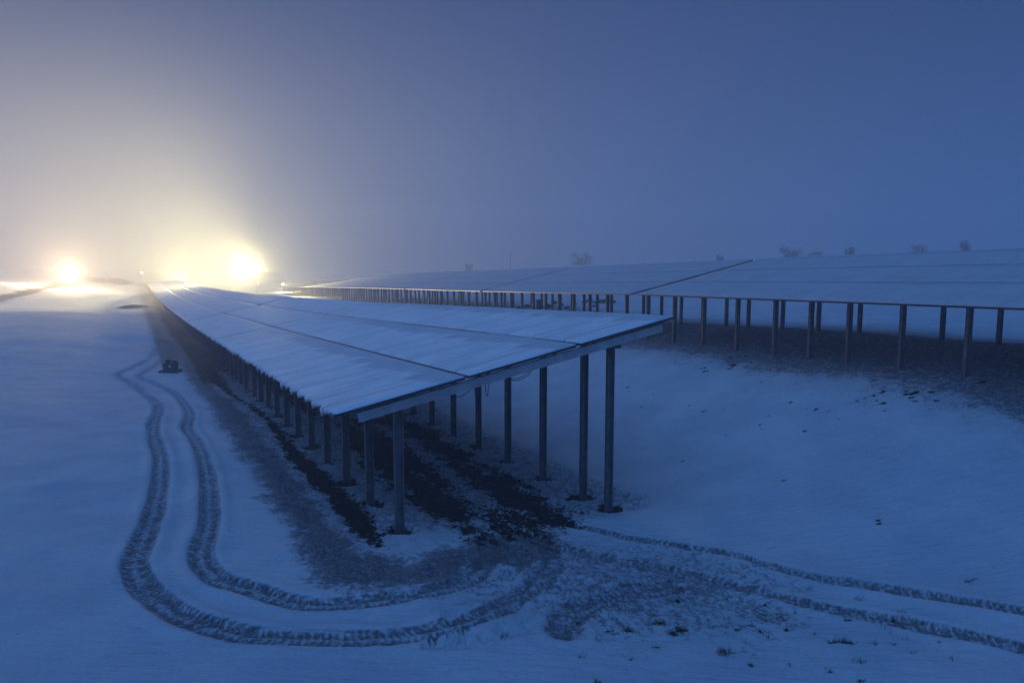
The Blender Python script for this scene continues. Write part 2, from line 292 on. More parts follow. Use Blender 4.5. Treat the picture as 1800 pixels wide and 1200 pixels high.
def mat_simple(name, col, rough=.6, metal=0., var=.25, scale=6., bump=.0):
    m, t, b = nodes(name)
    geo = N(t, 'ShaderNodeTexCoord').outputs['Object']; n = noise(t, geo, scale, 5, .65)
    c = mixc(t, maprange(t, n, .3, .7), tuple(x*(1-var) for x in col), tuple(min(1, x*(1+var)) for x in col))
    t.links.new(c, b.inputs['Base Color']); b.inputs['Roughness'].default_value = rough; b.inputs['Metallic'].default_value = metal
    if bump:
        bp = N(t, 'ShaderNodeBump'); bp.inputs['Distance'].default_value = bump
        t.links.new(n, bp.inputs['Height']); t.links.new(bp.outputs[0], b.inputs['Normal'])
    return m
def mat_emit(name, col, s):
    m, t, b = nodes(name)
    b.inputs['Base Color'].default_value = (.8, .8, .8, 1)
    b.inputs['Emission Color'].default_value = (*col, 1); b.inputs['Emission Strength'].default_value = s
    return m

M_ground = mat_ground(); M_tsnow = mat_table_snow()
M_steel = mat_simple('galvanised_steel', (.13, .135, .145), .6, .15, .3, 5)
M_beam = mat_simple('galvanised_beam', (.50, .485, .50), .5, .3, .18, 3)
M_panel = mat_simple('panel_glass_and_frame', (.03, .035, .05), .3, 0, .2, 4)
M_cable = mat_simple('black_cable', (.02, .02, .02), .6)
M_soil = mat_simple('frozen_soil', (.05, .045, .04), .95, 0, .5, 25, .02)
M_twig = mat_simple('bare_twigs', (.07, .06, .055), .9, 0, .3, 8)
M_darkwood = mat_simple('weathered_dark_wood', (.045, .04, .04), .8, 0, .4, 9, .004)
M_dark = mat_simple('dark_painted_metal', (.04, .045, .05), .5, .2, .3, 8)
M_white = mat_simple('white_plastic', (.8, .8, .72), .5, 0, .05)
M_leaf = mat_simple('green_leaves', (.035, .09, .02), .8, 0, .4, 12)
M_pale = mat_simple('pale_wood', (.4, .36, .3), .8, 0, .2, 12)
M_straw = mat_simple('winter_grass', (.07, .075, .035), .9, 0, .4, 12)

# ------------------------------------------------------------------ the ground sheet
def graded(a, fa, fb, b, fine, grow, cap):
    xs = list(np.arange(fa, fb, fine)); d = fine; x = xs[-1]
    while x < b: d = min(d*grow, cap); x += d; xs.append(x)
    d = fine; x = fa; lo = []
    while x > a: d = min(d*grow, cap); x -= d; lo.append(x)
    return np.array(lo[::-1]+xs)
gx = graded(-330, -9, 11, 330, .05, 1.02, 9.)
gy = graded(-40, 6.2, 24, 430, .05, 1.009, 9.)
NX, NY = len(gx), len(gy)
GX, GY = np.meshgrid(gx, gy); X = GX.ravel(); Y = GY.ravel()
Z = base_ground(X, Y)
near = sstep(60, 20, np.hypot(X, Y))
Z += .16*fbm(X/7, Y/5, 3, 4) * sstep(5, 14, Y)
Z += .035*fbm(X/1.1+Y*.3, Y/.8, 11, 3)
soil = np.zeros(X.shape); hi_ = fbm(X/.14, Y/.14, 201, 4); slush = np.zeros(X.shape); rough = np.zeros(X.shape)
tm = np.zeros(X.shape); tu = np.zeros(X.shape); tv = np.zeros(X.shape)
Pz = SURVEY['poly']; Tz = SURVEY['trk']; Pt = SURVEY['pts']
wob = .35*fbm(X/.5, Y/.5, 21, 4)
s_ = X*U[0]+Y*U[1]; t_ = X*V[0]+Y*V[1]
R1 = np.array(SURVEY['row1']); R2 = np.array(SURVEY['row2']); R3 = np.array(SURVEY['row3']); R3[:, 3] = R3[:, 2]-.12
# cutting of soil outlined by the survey
sd = poly_sd(X, Y, Pz['slush'], 3.); k = sstep(-.25, .45, sd+wob*1.3); slush = np.maximum(slush, k*(.72+.5*fbm(X/1.3, Y/1.3, 31, 3)))
for nm, w0 in (('rut1', .55), ('rut2', .55), ('join', .9)):
    sd = poly_sd(X, Y, Pz[nm], 3.); soil = np.maximum(soil, sstep(-w0, w0, sd+wob*1.9)*(.78 if nm == 'join' else .95)*(1-.45*sstep(.05, .3, fbm(s_/1.6, t_/.35, 61, 4))))
sd = poly_sd(X, Y, Pz['drip'], 3.); soil = np.maximum(soil, .95*sstep(-.22, .25, sd+wob*.6)*sstep(9.0, 10.6, Y+.3*wob))
# under the first row: ruts go on, ground between is patchy
tl = np.interp(s_, R1[:, 0], R1[:, 1])
und = sstep(-.3, .3, t_-tl+wob)*sstep(.3, -.3, t_-tl-6.3+wob)*sstep(9.6, 10.6, s_)
rough = np.maximum(rough, und)
slush = np.maximum(slush, und*(.30+.25*sstep(24, 40, s_)))
lane = sstep(.9, .0, np.abs(t_-tl-2.3))+sstep(.9, 0, np.abs(t_-tl-4.0))
soil = np.maximum(soil, np.clip(lane, 0, 1)*sstep(18, 24, s_)*und*(.8))
soil = np.maximum(soil, und*sstep(26, 40, s_)*.75)
lane = sstep(.5, .1, np.abs(t_-tl+.05))*sstep(28, 34, s_); soil = np.maximum(soil, lane*.8)
lane = sstep(1.0, .5, np.abs(t_-tl+1.0))*sstep(34, 42, s_); slush = np.maximum(slush, lane*.75)
# under the second row
tl2 = np.interp(s_, R2[:, 0], R2[:, 1])
if True:
    below = sstep(-.6, .6, t_-tl2+wob*3)*sstep(6.4, 5.6, t_-tl2+.3*wob)*sstep(-30, -5, s_)*sstep(40, 22, s_)
    slush = np.maximum(slush, below*.5); rough = np.maximum(rough, below*.6)
    lip = sstep(-1.7, -.1, t_-tl2+wob*5)*sstep(2., 0, t_-tl2)*sstep(40, 22, s_)
    rough = np.maximum(rough, lip*.4); slush = np.maximum(slush, lip*.14)
# bank of bare earth at the far left
P = catmull(Tz['bank'], 1.); D, SD, L = path_dist(X, Y, P, 8.)
soil = np.maximum(soil, sstep(2.2, 1.2, D+wob*2)*.9); Z -= .5*sstep(3., 1., D)
# disturbed zone in front of the first row
zone = np.exp(-(((X-1.2)/2.6)**2+((Y-9.3)/1.7)**2)); rough = np.maximum(rough, np.clip(zone*1.3, 0, 1))
slush = np.maximum(slush, np.clip(zone*.36, 0, 1)*(1+fbm(X/.6, Y/.6, 55, 3)))
rough = np.maximum(rough, np.minimum(1, slush*1.3))
slush = np.maximum(slush, sstep(.0, .35, fbm(X/1.7, Y/1.2, 77, 4)-.08)*.5*np.exp(-(((X-3.2)/2.8)**2+((Y-8.0)/1.)**2)))
# tyre tracks
for nm, hw, dep, str_ in (('track_a', .15, .04, 1.), ('track_b', .145, .04, .95), ('track_c', .10, .035, .75), ('track_d', .12, .035, .85), ('track_e', .20, .04, .85)):
    P = catmull(Tz[nm], .12); D, SD, L = path_dist(X, Y, P, 1.2)
    D = D + .04*fbm(X/.7, Y/.7, 91, 4)
    m = sstep(hw+.03, hw-.03, D)
    fade = sstep(42, 22, np.hypot(X, Y))
    twin = 1-.75*sstep(.055, .0, np.abs(SD))*(1 if nm in ('track_a', 'track_b') else .3)
    Z -= m*dep*(.6+.4*fade)*twin*(1+.4*fbm(X/.6, Y/.6, 8, 3))
    Z += .03*sstep(.16, .0, np.abs(D-hw-.09))*(1+2*fbm(X/.5, Y/.5, 5, 4))
    mm = m*twin*str_*(.45+.55*sstep(16, 11.5, np.hypot(X, Y)))
    c = mm > tm; tm = np.where(c, mm, tm); tu = np.where(c, L, tu); tv = np.where(c, SD, tv)
    rough = np.where(c, np.maximum(rough, m*.15), rough)
    slush = np.maximum(slush, m*.35*twin)
# boot prints near the eye
rnd = random.Random(5)
for i in range(26):
    a = i/25; fx = -.9+1.5*a*1.2+rnd.uniform(-.12, .12); fy = 7.1+.9*a+rnd.uniform(-.1, .1)
    if i > 14: fx = -.75+(i-15)*.22+rnd.uniform(-.1, .1); fy = 8.2+rnd.uniform(-.35, .25)+(i-15)*.08
    ang = rnd.uniform(.3, 1.2); dx = X-fx; dy = Y-fy
    near_ = (np.abs(dx) < .4) & (np.abs(dy) < .4)
    e = np.hypot((dx*math.cos(ang)+dy*math.sin(ang))/.15, (-dx*math.sin(ang)+dy*math.cos(ang))/.065)
    Z = np.where(near_, Z-.06*sstep(1.2, .8, e)+.02*sstep(.4, 0, np.abs(e-1.35)), Z)
# clods and low mounds of soil showing through
rnd = random.Random(9); clods = []
for k_ in ('soil1', 'soil2', 'soil3', 'soil4', 'soil5', 'soil6', 'soil7', 'soil8', 'soil9', 'soil10'):
    cx, cy = Pt[k_]; big = k_ in ('soil8', 'soil9', 'soil10')
    for j in range(14 if big else (2 if k_ in ('soil5', 'soil7') else 6)):
        clods.append((cx+rnd.gauss(0, .55 if big else .09), cy+rnd.gauss(0, .35 if big else .05), rnd.uniform(.02, .06)*(1.5 if big else 1)))
for j in range(60): clods.append((rnd.uniform(.6, 5.2), rnd.gauss(7.9, .55), rnd.uniform(.012, .035)))
for j in range(70): clods.append((rnd.uniform(3.4, 11), rnd.gauss(17.2, 2.0), rnd.uniform(.015, .045)))
for cx, cy, r in clods:
    dx = X-cx; dy = Y-cy; n_ = (np.abs(dx) < 4*r) & (np.abs(dy) < 4*r)
    d = np.hypot(dx/1.7, dy)/r
    soil = np.where(n_, np.maximum(soil, .72*sstep(1.5, .2, d+2.5*wob)), soil); Z = np.where(n_, Z+r*.55*sstep(1.5, 0, d), Z)
# old post holes: bare soil round each post is added when posts are placed
POSTS = []
def post_layout():
    out = []
    for i in range(12):
        out.append((10.34+.0+1.67*i, 3.5)); out.append((11.34+1.69*i, 7.75))
    out.append((10.47, 7.75)); return out
for s, t in post_layout():
    cx, cy = s*U+t*V; d = np.hypot(X-cx, Y-cy)
    n_ = d < .8; r = .24 if s < 12 else .18
    soil = np.where(n_, np.maximum(soil, .95*sstep(r+.14, r-.1, d+wob*1.0)), soil); Z = np.where(n_, Z-.03*sstep(.3, .1, d), Z)
# mounds in the field
for nm, rx, ry, hh in (('mound', 3.4, 1.2, .35), ('mound2', 3.5, 3., .5)):
    cx, cy = Pt[nm]; e = np.hypot((X-cx)/rx, (Y-cy)/ry); Z += hh*sstep(1, 0, e)
cx, cy = Pt['mound2']; soil = np.maximum(soil, .75*sstep(3, 1, np.hypot((X-cx)/1., (Y-cy)/1.8)))
lump = fbm(X/.22, Y/.22, 41, 4); Z += rough*(.15*lump+.05*hi_)*near + rough*.05*np.maximum(0, fbm(X/.5, Y/.4, 47, 3))*near
Z -= .05*np.clip(soil, 0, 1)*near
# deeper drifts in the open field, tilted to the lamps
Z += .22*np.clip(fbm(X/14, Y/9, 61, 4), -1, 1)*sstep(25, 60, np.hypot(X, Y))

vv = np.empty((NX*NY, 3), np.float32); vv[:, 0] = X; vv[:, 1] = Y; vv[:, 2] = Z
I = np.arange(NX*NY).reshape(NY, NX); Q = np.stack([I[:-1, :-1], I[:-1, 1:], I[1:, 1:], I[1:, :-1]], -1).reshape(-1, 4)
me = bpy.data.meshes.new('snowy_ground'); me.vertices.add(len(vv)); me.vertices.foreach_set('co', vv.ravel())
me.loops.add(Q.size); me.loops.foreach_set('vertex_index', Q.ravel().astype(np.int32))
me.polygons.add(len(Q)); me.polygons.foreach_set('loop_start', np.arange(0, Q.size, 4, dtype=np.int32))
me.polygons.foreach_set('use_smooth', np.ones(len(Q), bool)); me.update(calc_edges=True)
for nm, arr in (('soil', soil), ('slush', np.clip(slush, 0, 1)), ('rough', np.clip(rough, 0, 1)), ('tread_mask', tm), ('tread_u', tu), ('tread_v', tv)):
    a = me.attributes.new(nm, 'FLOAT', 'POINT'); a.data.foreach_set('value', arr.astype(np.float32))
tag(link('ground', me, M_ground), kind='structure')
ZG = Z.reshape(NY, NX)
def ground(x, y):
    i = min(max(int(np.searchsorted(gx, x))-1, 0), NX-2); j = min(max(int(np.searchsorted(gy, y))-1, 0), NY-2)
    a = (x-gx[i])/(gx[i+1]-gx[i]); b = (y-gy[j])/(gy[j+1]-gy[j])
    return float((ZG[j, i]*(1-a)+ZG[j, i+1]*a)*(1-b)+(ZG[j+1, i]*(1-a)+ZG[j+1, i+1]*a)*b)

# ------------------------------------------------------------------ solar tables
def row_at(Rr, s):
    def ex(c):
        if s < Rr[0, 0]:
            k = (Rr[2, c]-Rr[0, c])/(Rr[2, 0]-Rr[0, 0]); return Rr[0, c]+k*(s-Rr[0, 0])
        return float(np.interp(s, Rr[:, 0], Rr[:, c]))
    return ex(1), ex(2)+CZ, ex(3)+CZ
def corner(Rr, s, hi, W=6.5):
    t, zl, zh = row_at(Rr, s)
    p = s*U+(t+(W if hi else 0))*V
    return np.array([p[0], p[1], zh if hi else zl])

CPROF = [(-.075, -.04), (.075, -.04), (.075, .04), (.055, .04), (.055, -.02), (-.055, -.02), (-.055, .04), (-.075, .04)]
def snow_strip(P, S_, a0len, b0, b1, L, W, res, mat, parent, low_edge, org, seed, thick=.042):
    """snow blanket on one panel row: top grid + skirt; b runs across (0 low .. 1 high)"""
    na = max(4, int(L/res[0])); nb = max(3, int((b1-b0)*W/res[1]))
    A, B = np.meshgrid(np.linspace(0, 1, na+1), np.linspace(0, 1, nb+1))
    A = A.ravel(); B = B.ravel()
    bb = b0+(b1-b0)*B; aa = np.clip(A, .0006, .9994)
    base = P(aa, bb)
    um = A*L; vm = bb*W
    h = thick*(.85+.5*fbm(um/2.5, vm/1.2+seed, 7+seed, 3)) + .012*fbm(um/.25, vm/1.5, 17+seed, 3)
    # rounded edges
    e = np.minimum(np.minimum(A*L, (1-A)*L), np.minimum(B*(b1-b0)*W, (1-B)*(b1-b0)*W))
    h = h*np.sqrt(np.clip((e+.004)/.04, .03, 1)) if S_ == 0 else h
    top = base.copy(); top[:, 2] += h+.003
    if low_edge:
        # snow creeping over the low edge, hanging in torn flaps
        m = B == 0
        ph_ = (um/.62+1.3*vnoise(um/1.1, um*0+seed, 3)) % 1.0          # one ragged flap per stretch, torn on one side
        teeth = np.clip(ph_**2.2*(.25+1.1*vnoise(um/.5, um*0+2.5, 5+seed)), 0, 1)
        hang = -.012+.15*teeth+.03*vnoise(um/.1, um*0, 9+seed)
        hang = np.maximum(hang, .004)
        top[m, :2] -= (V*.05)*(.1+teeth[m])[:, None]
        top[m, 2] = base[m, 2]+.016
        
    n = len(top)
    bot = base.copy(); bot[:, 2] -= .0
    idx = np.arange(n).reshape(nb+1, na+1)
    F = [(int(idx[j, i]), int(idx[j, i+1]), int(idx[j+1, i+1]), int(idx[j+1, i])) for j in range(nb) for i in range(na)]
    ring = list(idx[0, :])+list(idx[1:, na])+list(idx[nb, :-1][::-1])+list(idx[1:nb, 0][::-1])
    vs = list(top); sk = {}
    for r_ in ring:
        p = base[r_].copy(); p[2] += .001
        if low_edge and r_ <= na:
            p = top[r_].copy(); p[2] -= hang[r_]; p[:2] += V*.015
        sk[r_] = len(vs); vs.append(p)
    for a, b in zip(ring, ring[1:]+ring[:1]): F.append((int(a), sk[a], sk[b], int(b)))
    if low_edge:
        for i in range(na):
            a, b = idx[0, i], idx[0, i+1]; pa = base[a].copy(); pb = base[b].copy(); pa[2] -= .03; pb[2] -= .03
            k_ = len(vs); vs += [pa, pb]; F.append((sk[a], k_, k_+1, sk[b]))
    V3 = np.array(vs)-org
    me = bpy.data.meshes.new('snow_cover'); me.from_pydata([tuple(map(float, q)) for q in V3], [], F); me.update()
    su = np.concatenate([um+a0len, np.array([um[r_]+a0len for r_ in ring]), np.zeros(len(V3)-n-len(ring))])
    sv = np.concatenate([1-B, np.array([1-B[r_] for r_ in ring]), np.ones(len(V3)-n-len(ring))])
    th = np.full(len(V3), SNOW_GREY)
    for nm, arr in (('su', su), ('sv', sv), ('grey', th)):
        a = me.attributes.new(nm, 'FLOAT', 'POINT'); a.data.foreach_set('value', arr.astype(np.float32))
    return link('snow_cover', me, mat, parent, True)

SNOW_GREY = 0.
def make_table(Rr, s0, s1, label, group, lod, posts_lo=None, posts_hi=None, res=(.3, .2), su0=0., W=6.5, lo_in=1.12, hi_in=5.37):
    c00 = corner(Rr, s0, 0, W); c10 = corner(Rr, s1, 0, W); c01 = corner(Rr, s0, 1, W); c11 = corner(Rr, s1, 1, W)
    L = np.linalg.norm(c10-c00)
    def P(a, b):
        a = np.asarray(a)[..., None]; b = np.asarray(b)[..., None]
        return (c00*(1-a)+c10*a)*(1-b)+(c01*(1-a)+c11*a)*b
    mid = P(.5, .5); g0 = ground(mid[0], mid[1]); org = np.array([mid[0], mid[1], g0])
    root = empty('solar_table', tuple(org), label, 'solar table', group)
    sdir = (c10-c00)/L; sh = np.array([sdir[0], sdir[1], 0]); sh /= np.linalg.norm(sh)
    vh = np.array([sh[1], -sh[0], 0]);
    # panel rows with snow
    g = (0, .0055, .0075) if lod == 0 else (0, .0006, .0006)
    for k in range(3):
        b0 = k/3+g[k]; b1 = (k+1)/3-(g[k+1] if k < 2 else 0)
        q = [P(0, b0), P(1, b0), P(1, b1), P(0, b1)]
        v = [x-org for x in q]+[x-org-np.array([0, 0, .04]) for x in q]
        pr = pydata('panel_row', v, [(0, 1, 2, 3), (7, 6, 5, 4), (0, 4, 5, 1), (1, 5, 6, 2), (2, 6, 7, 3), (3, 7, 4, 0)], M_panel, root)
        snow_strip(P, lod, su0, b0, b1, L, W, res, M_tsnow, pr, k == 0 and lod == 0, org, k+int(s0))
    # posts and rafters
    if posts_lo is None:
        n = int(round((L-.7)/1.66)); posts_lo = [s0+.35+i*(s1-s0-.7)/n for i in range(n+1)]
    if posts_hi is None: posts_hi = posts_lo
    def under(s, dt):
        a = (s-s0)/(s1-s0); return P(a, dt/W)
    zdrop_raft = .04+.07+.19
    for lst, dt in ((posts_lo, lo_in), (posts_hi, hi_in)):
        for s in lst:
            p = under(s, dt); top = p[2]-.14; gz = ground(p[0], p[1])-.15
            mb = MB()
            if lod < 2: mb.sweep(CPROF, (p[0], p[1], gz)-org, (p[0], p[1], top)-org, vh, -sh)
            else: mb.box(np.array([p[0], p[1], (gz+top)/2])-org, .15, .09, top-gz, vh, sh)
            mb.build('post', M_steel, root)
    # purlins under the modules
    for b in ((.07, .27, .40, .60, .73, .93) if lod < 2 else (.1, .9)):
        a0 = P(.004, b)-org; a1 = P(.996, b)-org; dz = np.array([0, 0, -.064])
        mb = MB(); mb.sweep([(-.025, -.022), (.025, -.022), (.025, .022), (-.025, .022)], a0+dz, a1+dz, vh, (0, 0, 1)); mb.build('purlin', M_steel, root)
    if lod < 2:
        rs = [s0+.13 if lod == 0 else s0+.35]+[s for s in posts_lo[1:]]
        for i, s in enumerate(rs):
            a = (s-s0)/(s1-s0); p0 = P(a, .055 if lod == 0 else .14)-org; p1 = P(a, .965)-org; d = (p1-p0)/np.linalg.norm(p1-p0)
            up = np.cross(vh*0+sh, d); up = up if up[2] > 0 else -up
            off = up*-(.04+.048+.076)
            mb = MB(); mb.sweep([(-.035, -.095), (-.02, -.095), (-.02, .08), (.03, .08), (.03, .095), (-.035, .095)][::1] if False else
                                [(-.035, -.075), (.035, -.075), (.035, -.062), (-.02, -.062), (-.02, .062), (.035, .062), (.035, .075), (-.035, .075)], p0+off, p1+off, sh, up)
            mb.build('rafter', M_beam, root)
    return root, P, org, sh, vh

ph = [10.47, 11.34]+[12.95+1.69*i for i in range(10)]
ORD = ['nearest', 'second', 'third', 'fourth', 'fifth', 'sixth', 'seventh', 'eighth', 'ninth', 'tenth', 'eleventh', 'twelfth', 'thirteenth', 'fourteenth']
G1 = 'snow-covered solar tables of the first row'
root1, P1, org1, sh1, vh1 = make_table(R1, 10.0, 28.9, 'big snow-covered solar table on tall steel posts in the foreground, its corner nearest the viewer', G1, 0,
    [10.40+1.67*i for i in range(11)], ph, res=(.05, .05), su0=0)
s = 29.1; i = 1
while s < 160:
    e = s+18.3
    make_table(R1, s, e, 'snow-covered solar table in the foreground row, %s from its front end' % ORD[i], G1, 0 if i < 2 else (1 if i < 3 else 2), res=(.12, .12) if i < 2 else (.5, .3), su0=30)
    s = e+.30; i += 1
G2 = 'snow-covered solar tables of the second row'
SNOW_GREY = .55  # second and third rows: snow mixed greyer than on the first
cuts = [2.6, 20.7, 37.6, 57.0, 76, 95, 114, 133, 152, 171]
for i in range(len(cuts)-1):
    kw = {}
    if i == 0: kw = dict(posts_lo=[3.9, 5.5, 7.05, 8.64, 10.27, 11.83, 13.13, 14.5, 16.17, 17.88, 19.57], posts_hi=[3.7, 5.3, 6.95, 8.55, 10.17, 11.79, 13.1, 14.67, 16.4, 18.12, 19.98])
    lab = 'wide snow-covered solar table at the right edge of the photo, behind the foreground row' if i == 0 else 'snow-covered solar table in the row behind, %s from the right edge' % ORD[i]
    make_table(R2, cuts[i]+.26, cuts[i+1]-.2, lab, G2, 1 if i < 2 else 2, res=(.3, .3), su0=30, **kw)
G3 = 'solar tables of the far third row'
s3 = float(R3[0, 0])+.5
for i in range(8):
    s = s3+19.*i; ps = [s+.4+2.58*k for k in range(8)]
    make_table(R3, s, s+18.8, 'faint solar table on slender posts in the farthest row, %s from its right end' % (['first']+ORD[1:])[i], G3, 2, posts_lo=ps[:8], posts_hi=ps[:8], res=(1., .6), su0=30)

# bracket and junction hardware on the end posts of the first table
p = P1((10.47-10.0)/18.9, 5.37/6.5)-org1
mb = MB(); mb.box(p+np.array([0, 0, -.335])+vh1*.03, .30, .14, .05, vh1, sh1); mb.box(p+np.array([0, 0, -.30])+vh1*.15, .09, .12, .10, vh1, sh1); mb.box(p+np.array([0, 0, -.42])-sh1*.055, .12, .012, .22, vh1, sh1)
mb.build('bracket', M_dark, root1)
# loops of cable hanging under the end beam
def cable(b0, b1, sag, n=10):
    q0 = P1(.012, b0)-org1; q1 = P1(.012, b1)-org1; pts = []
    for k in range(n+1):
        t = k/n; q = q0*(1-t)+q1*t; q = q+np.array([0, 0, -.28-sag*4*t*(1-t)]); pts.append(q)
    mb = MB(); mb.tube(pts, .006, 5); mb.build('cable', M_cable, root1)
for b0, b1, sg in ((.47, .53, .05), (.465, .54, .09), (.37, .385, .28), (.40, .41, .2), (.78, .815, .09), (.30, .36, .06)): cable(b0, b1, sg)

# ------------------------------------------------------------------ bushes on the hill
def bush(x, y, wd, ht, label, seed, name='bush'):
    rn = random.Random(seed); z = ground(x, y)-.5
    root = empty(name, (x, y, z), label, 'bush', 'bushes on the hill crest')
    tb = MB()
    for k in range(9):
        a = rn.uniform(0, 6.28); q = rn.uniform(.1, .42)*wd
        tb.tube([(q*.25*math.cos(a), q*.2*math.sin(a), 0), (math.cos(a)*q*.6, math.sin(a)*q*.5, ht*.35), (math.cos(a)*q, math.sin(a)*q*.8, ht*rn.uniform(.6, .85))], .05, 5, .015)
    tb.build('trunk', M_twig, root)
    vs = []; fs = []
    lobes = [(rn.uniform(-.34, .34)*wd, rn.uniform(-.2, .2)*wd, ht*rn.uniform(.25, .68), wd*rn.uniform(.12, .24), ht*rn.uniform(.2, .32)) for _ in range(7)]
    lobes += [(rn.uniform(-.3, .3)*wd, 0, ht*.18, wd*.2, ht*.18) for _ in range(3)]
    for k in range(1100):
        lx, ly, lz, lr, lh = rn.choice(lobes)
        d = np.array([rn.gauss(0, 1), rn.gauss(0, 1), rn.gauss(0, 1)]); d /= np.linalg.norm(d); r_ = rn.random()**.6*1.12
        q = np.array([lx+d[0]*lr*r_, ly+d[1]*lr*r_, max(.05, lz+d[2]*lh*r_)]); sz = rn.uniform(.05, .14)*ht*.5
        d = d+np.array([0, 0, .8])+np.array([rn.gauss(0, .4) for _ in range(3)]); d /= np.linalg.norm(d)
        e = np.cross(d, [rn.gauss(0, 1), rn.gauss(0, 1), rn.gauss(0, 1)]); e /= np.linalg.norm(e)+1e-6
        i0 = len(vs); vs += [q-d*sz-e*sz*.10, q-d*sz+e*sz*.10, q+d*sz+e*sz*.3, q+d*sz*1.1]; fs.append((i0, i0+1, i0+2, i0+3))
    pydata('crown', vs, fs, M_twig, root)
def pxpos(X_, d):  # bearing of a surveyed landmark
    return ((X_-900)/1200*d, d)
for i, (bx, d, wd, ht, lab) in enumerate([
    (1025, 150, 6.5, 3.9, 'round hazy bush on the hill, the large one standing alone near the middle'),
    (823, 165, 2.6, 2.6, 'very faint bush on the hill, the farthest left of them all'),
    (1388, 112, 4.6, 2.6, 'broad dark bush on the hill just right of the long table gap'),
    (1430, 116, 3.2, 1.6, 'low spreading bush touching the right side of the broad dark bush'),
    (1490, 112, 1.9, 2.3, 'small upright bush standing alone right of the broad pair'),
    (1612, 105, 3.4, 1.9, 'wide low bush on the hill left of the last upright one'),
    (1690, 103, 1.9, 2.3, 'upright bush on the crest, farthest right of all'),
    (1262, 120, 1.6, 1.8, 'tiny faint bush on the hill left of the long table gap')]):
    x, y = pxpos(bx, d); bush(x, y, wd, ht, lab, 10+i)
x, y = pxpos(897, 150); z = ground(x, y)
mb = MB(); mb.tube([(0, 0, -.3), (0, 0, 4.2)], .06, 6, .04); mb.box((0, 0, 3.9), .6, .06, .06)
tag(mb.build('utility_pole', M_dark), 'slender faint pole standing in the fog on the hill', 'pole').location = (x, y, z)

# ------------------------------------------------------------------ things lying about
dx, dy = Pt['drum']; gz = ground(dx, dy)
eq = empty('equipment_stack', (dx, dy, gz), 'dark stack of pallet and crate with a white plate, on snow beside the track', 'equipment')
eq.rotation_euler = (0, 0, .12)
mb = MB()
for k in range(4): mb.box((-.33+.22*k, 0, .10), .17, .72, .035)
for k in (-1, 0, 1): mb.box((0, .3*k, .045), .86, .09, .075)
mb.build('pallet', M_darkwood, eq)
mb = MB(); mb.box((.02, 0, .28), .52, .5, .32); mb.box((.02, 0, .45), .60, .56, .025); mb.build('crate', M_darkwood, eq)
mb = MB(); mb.box((-.10, .02, .53), .15, .2, .14); mb.box((-.10, .02, .615), .26, .28, .022); mb.build('block', M_dark, eq)
mb = MB(); mb.box((.18, 0, .52), .17, .22, .10); mb.box((.2, 0, .585), .30, .3, .02); mb.build('lid', M_dark, eq)
mb = MB(); mb.box((.07, -.256, .33), .08, .008, .11); plate = mb.build('plate', M_white, eq)
mb = MB(); mb.box((.07, -.262, .335), .035, .004, .035); mb.build('window', M_cable, plate)

sx, sy = Pt['shrub']; gz = ground(sx, sy)
sh_ = empty('shrub', (sx, sy, gz), 'small green shrub tied to a pale stake under the edge of the foreground row', 'shrub')
mb = MB(); mb.tube([(0.12, 0, -.1), (.13, 0, .75)], .025, 6); mb.build('stake', M_pale, sh_)
mb = MB(); mb.tube([(0, 0, -.05), (-.03, 0, .5)], .02, 5); mb.build('stem', M_twig, sh_)
rn = random.Random(3); vs = []; fs = []
for k in range(500):
    q = np.array([rn.gauss(-.05, .14), rn.gauss(0, .14), .55+rn.gauss(0, .2)]); a = np.array([rn.gauss(0, 1) for _ in range(3)]); a /= np.linalg.norm(a); b = np.cross(a, [0, 0, 1.]); b /= np.linalg.norm(b)+1e-6
    i0 = len(vs); vs += [q-a*.035, q+b*.018, q+a*.035, q-b*.018]; fs.append((i0, i0+1, i0+2, i0+3))
pydata('foliage', vs, fs, M_leaf, sh_)

# scrap left on the slope behind the second row
rn = random.Random(21); G = 'dark scrap pieces lying on snow behind the second row'
def rock_mesh(sz, seed, flat=.5):
    bm = bmesh.new(); bmesh.ops.create_icosphere(bm, subdivisions=2, radius=1)
    for v in bm.verts:
        k = 1+.5*(vnoise(np.array([v.co.x*1.7+seed]), np.array([v.co.y*1.7+v.co.z*1.3]), seed)[0]-.5)*2
        v.co = Vector((v.co.x*k*sz, v.co.y*k*sz*.8, v.co.z*k*sz*flat))
    me = bpy.data.meshes.new('scrap_piece'); bm.to_mesh(me); bm.free(); return me
SC = sorted([(X_, rn.uniform(45.5, 52), rn.uniform(.14, .36)) for X_ in (912, 928, 963, 974, 986, 996, 1010, 1027, 1044, 1036)])
for i, (X_, d, sz) in enumerate(SC):
    x, y = (X_-900)/1200*d, d
    o = link('scrap_piece', rock_mesh(sz, i, rn.uniform(.45, .9)), M_soil); o.location = (x, y, ground(x, y)+sz*.2); o.rotation_euler = (0, 0, rn.uniform(0, 6))
    tag(o, 'dark lump on snow between second row posts, %s from the left of ten' % (['first']+ORD[1:])[i], 'scrap', G)
x, y = (948-900)/1200*44, 44; o = empty('crate', (x, y, ground(x, y)), 'upright dark crate standing on snow behind the second row, left of the scrap', 'crate')
mb = MB(); mb.box((0, 0, .33), .36, .4, .70); mb.build('box', M_dark, o); mb = MB(); mb.box((0, 0, .70), .46, .46, .05); mb.build('lid', M_dark, o)
x, y = (1062-900)/1200*50, 50; o = empty('debris_heap', (x, y, ground(x, y)), 'low dark heap right of the scrap pieces behind the second row', 'heap')
link('heap', rock_mesh(.75, 88, .32), M_soil, o); 

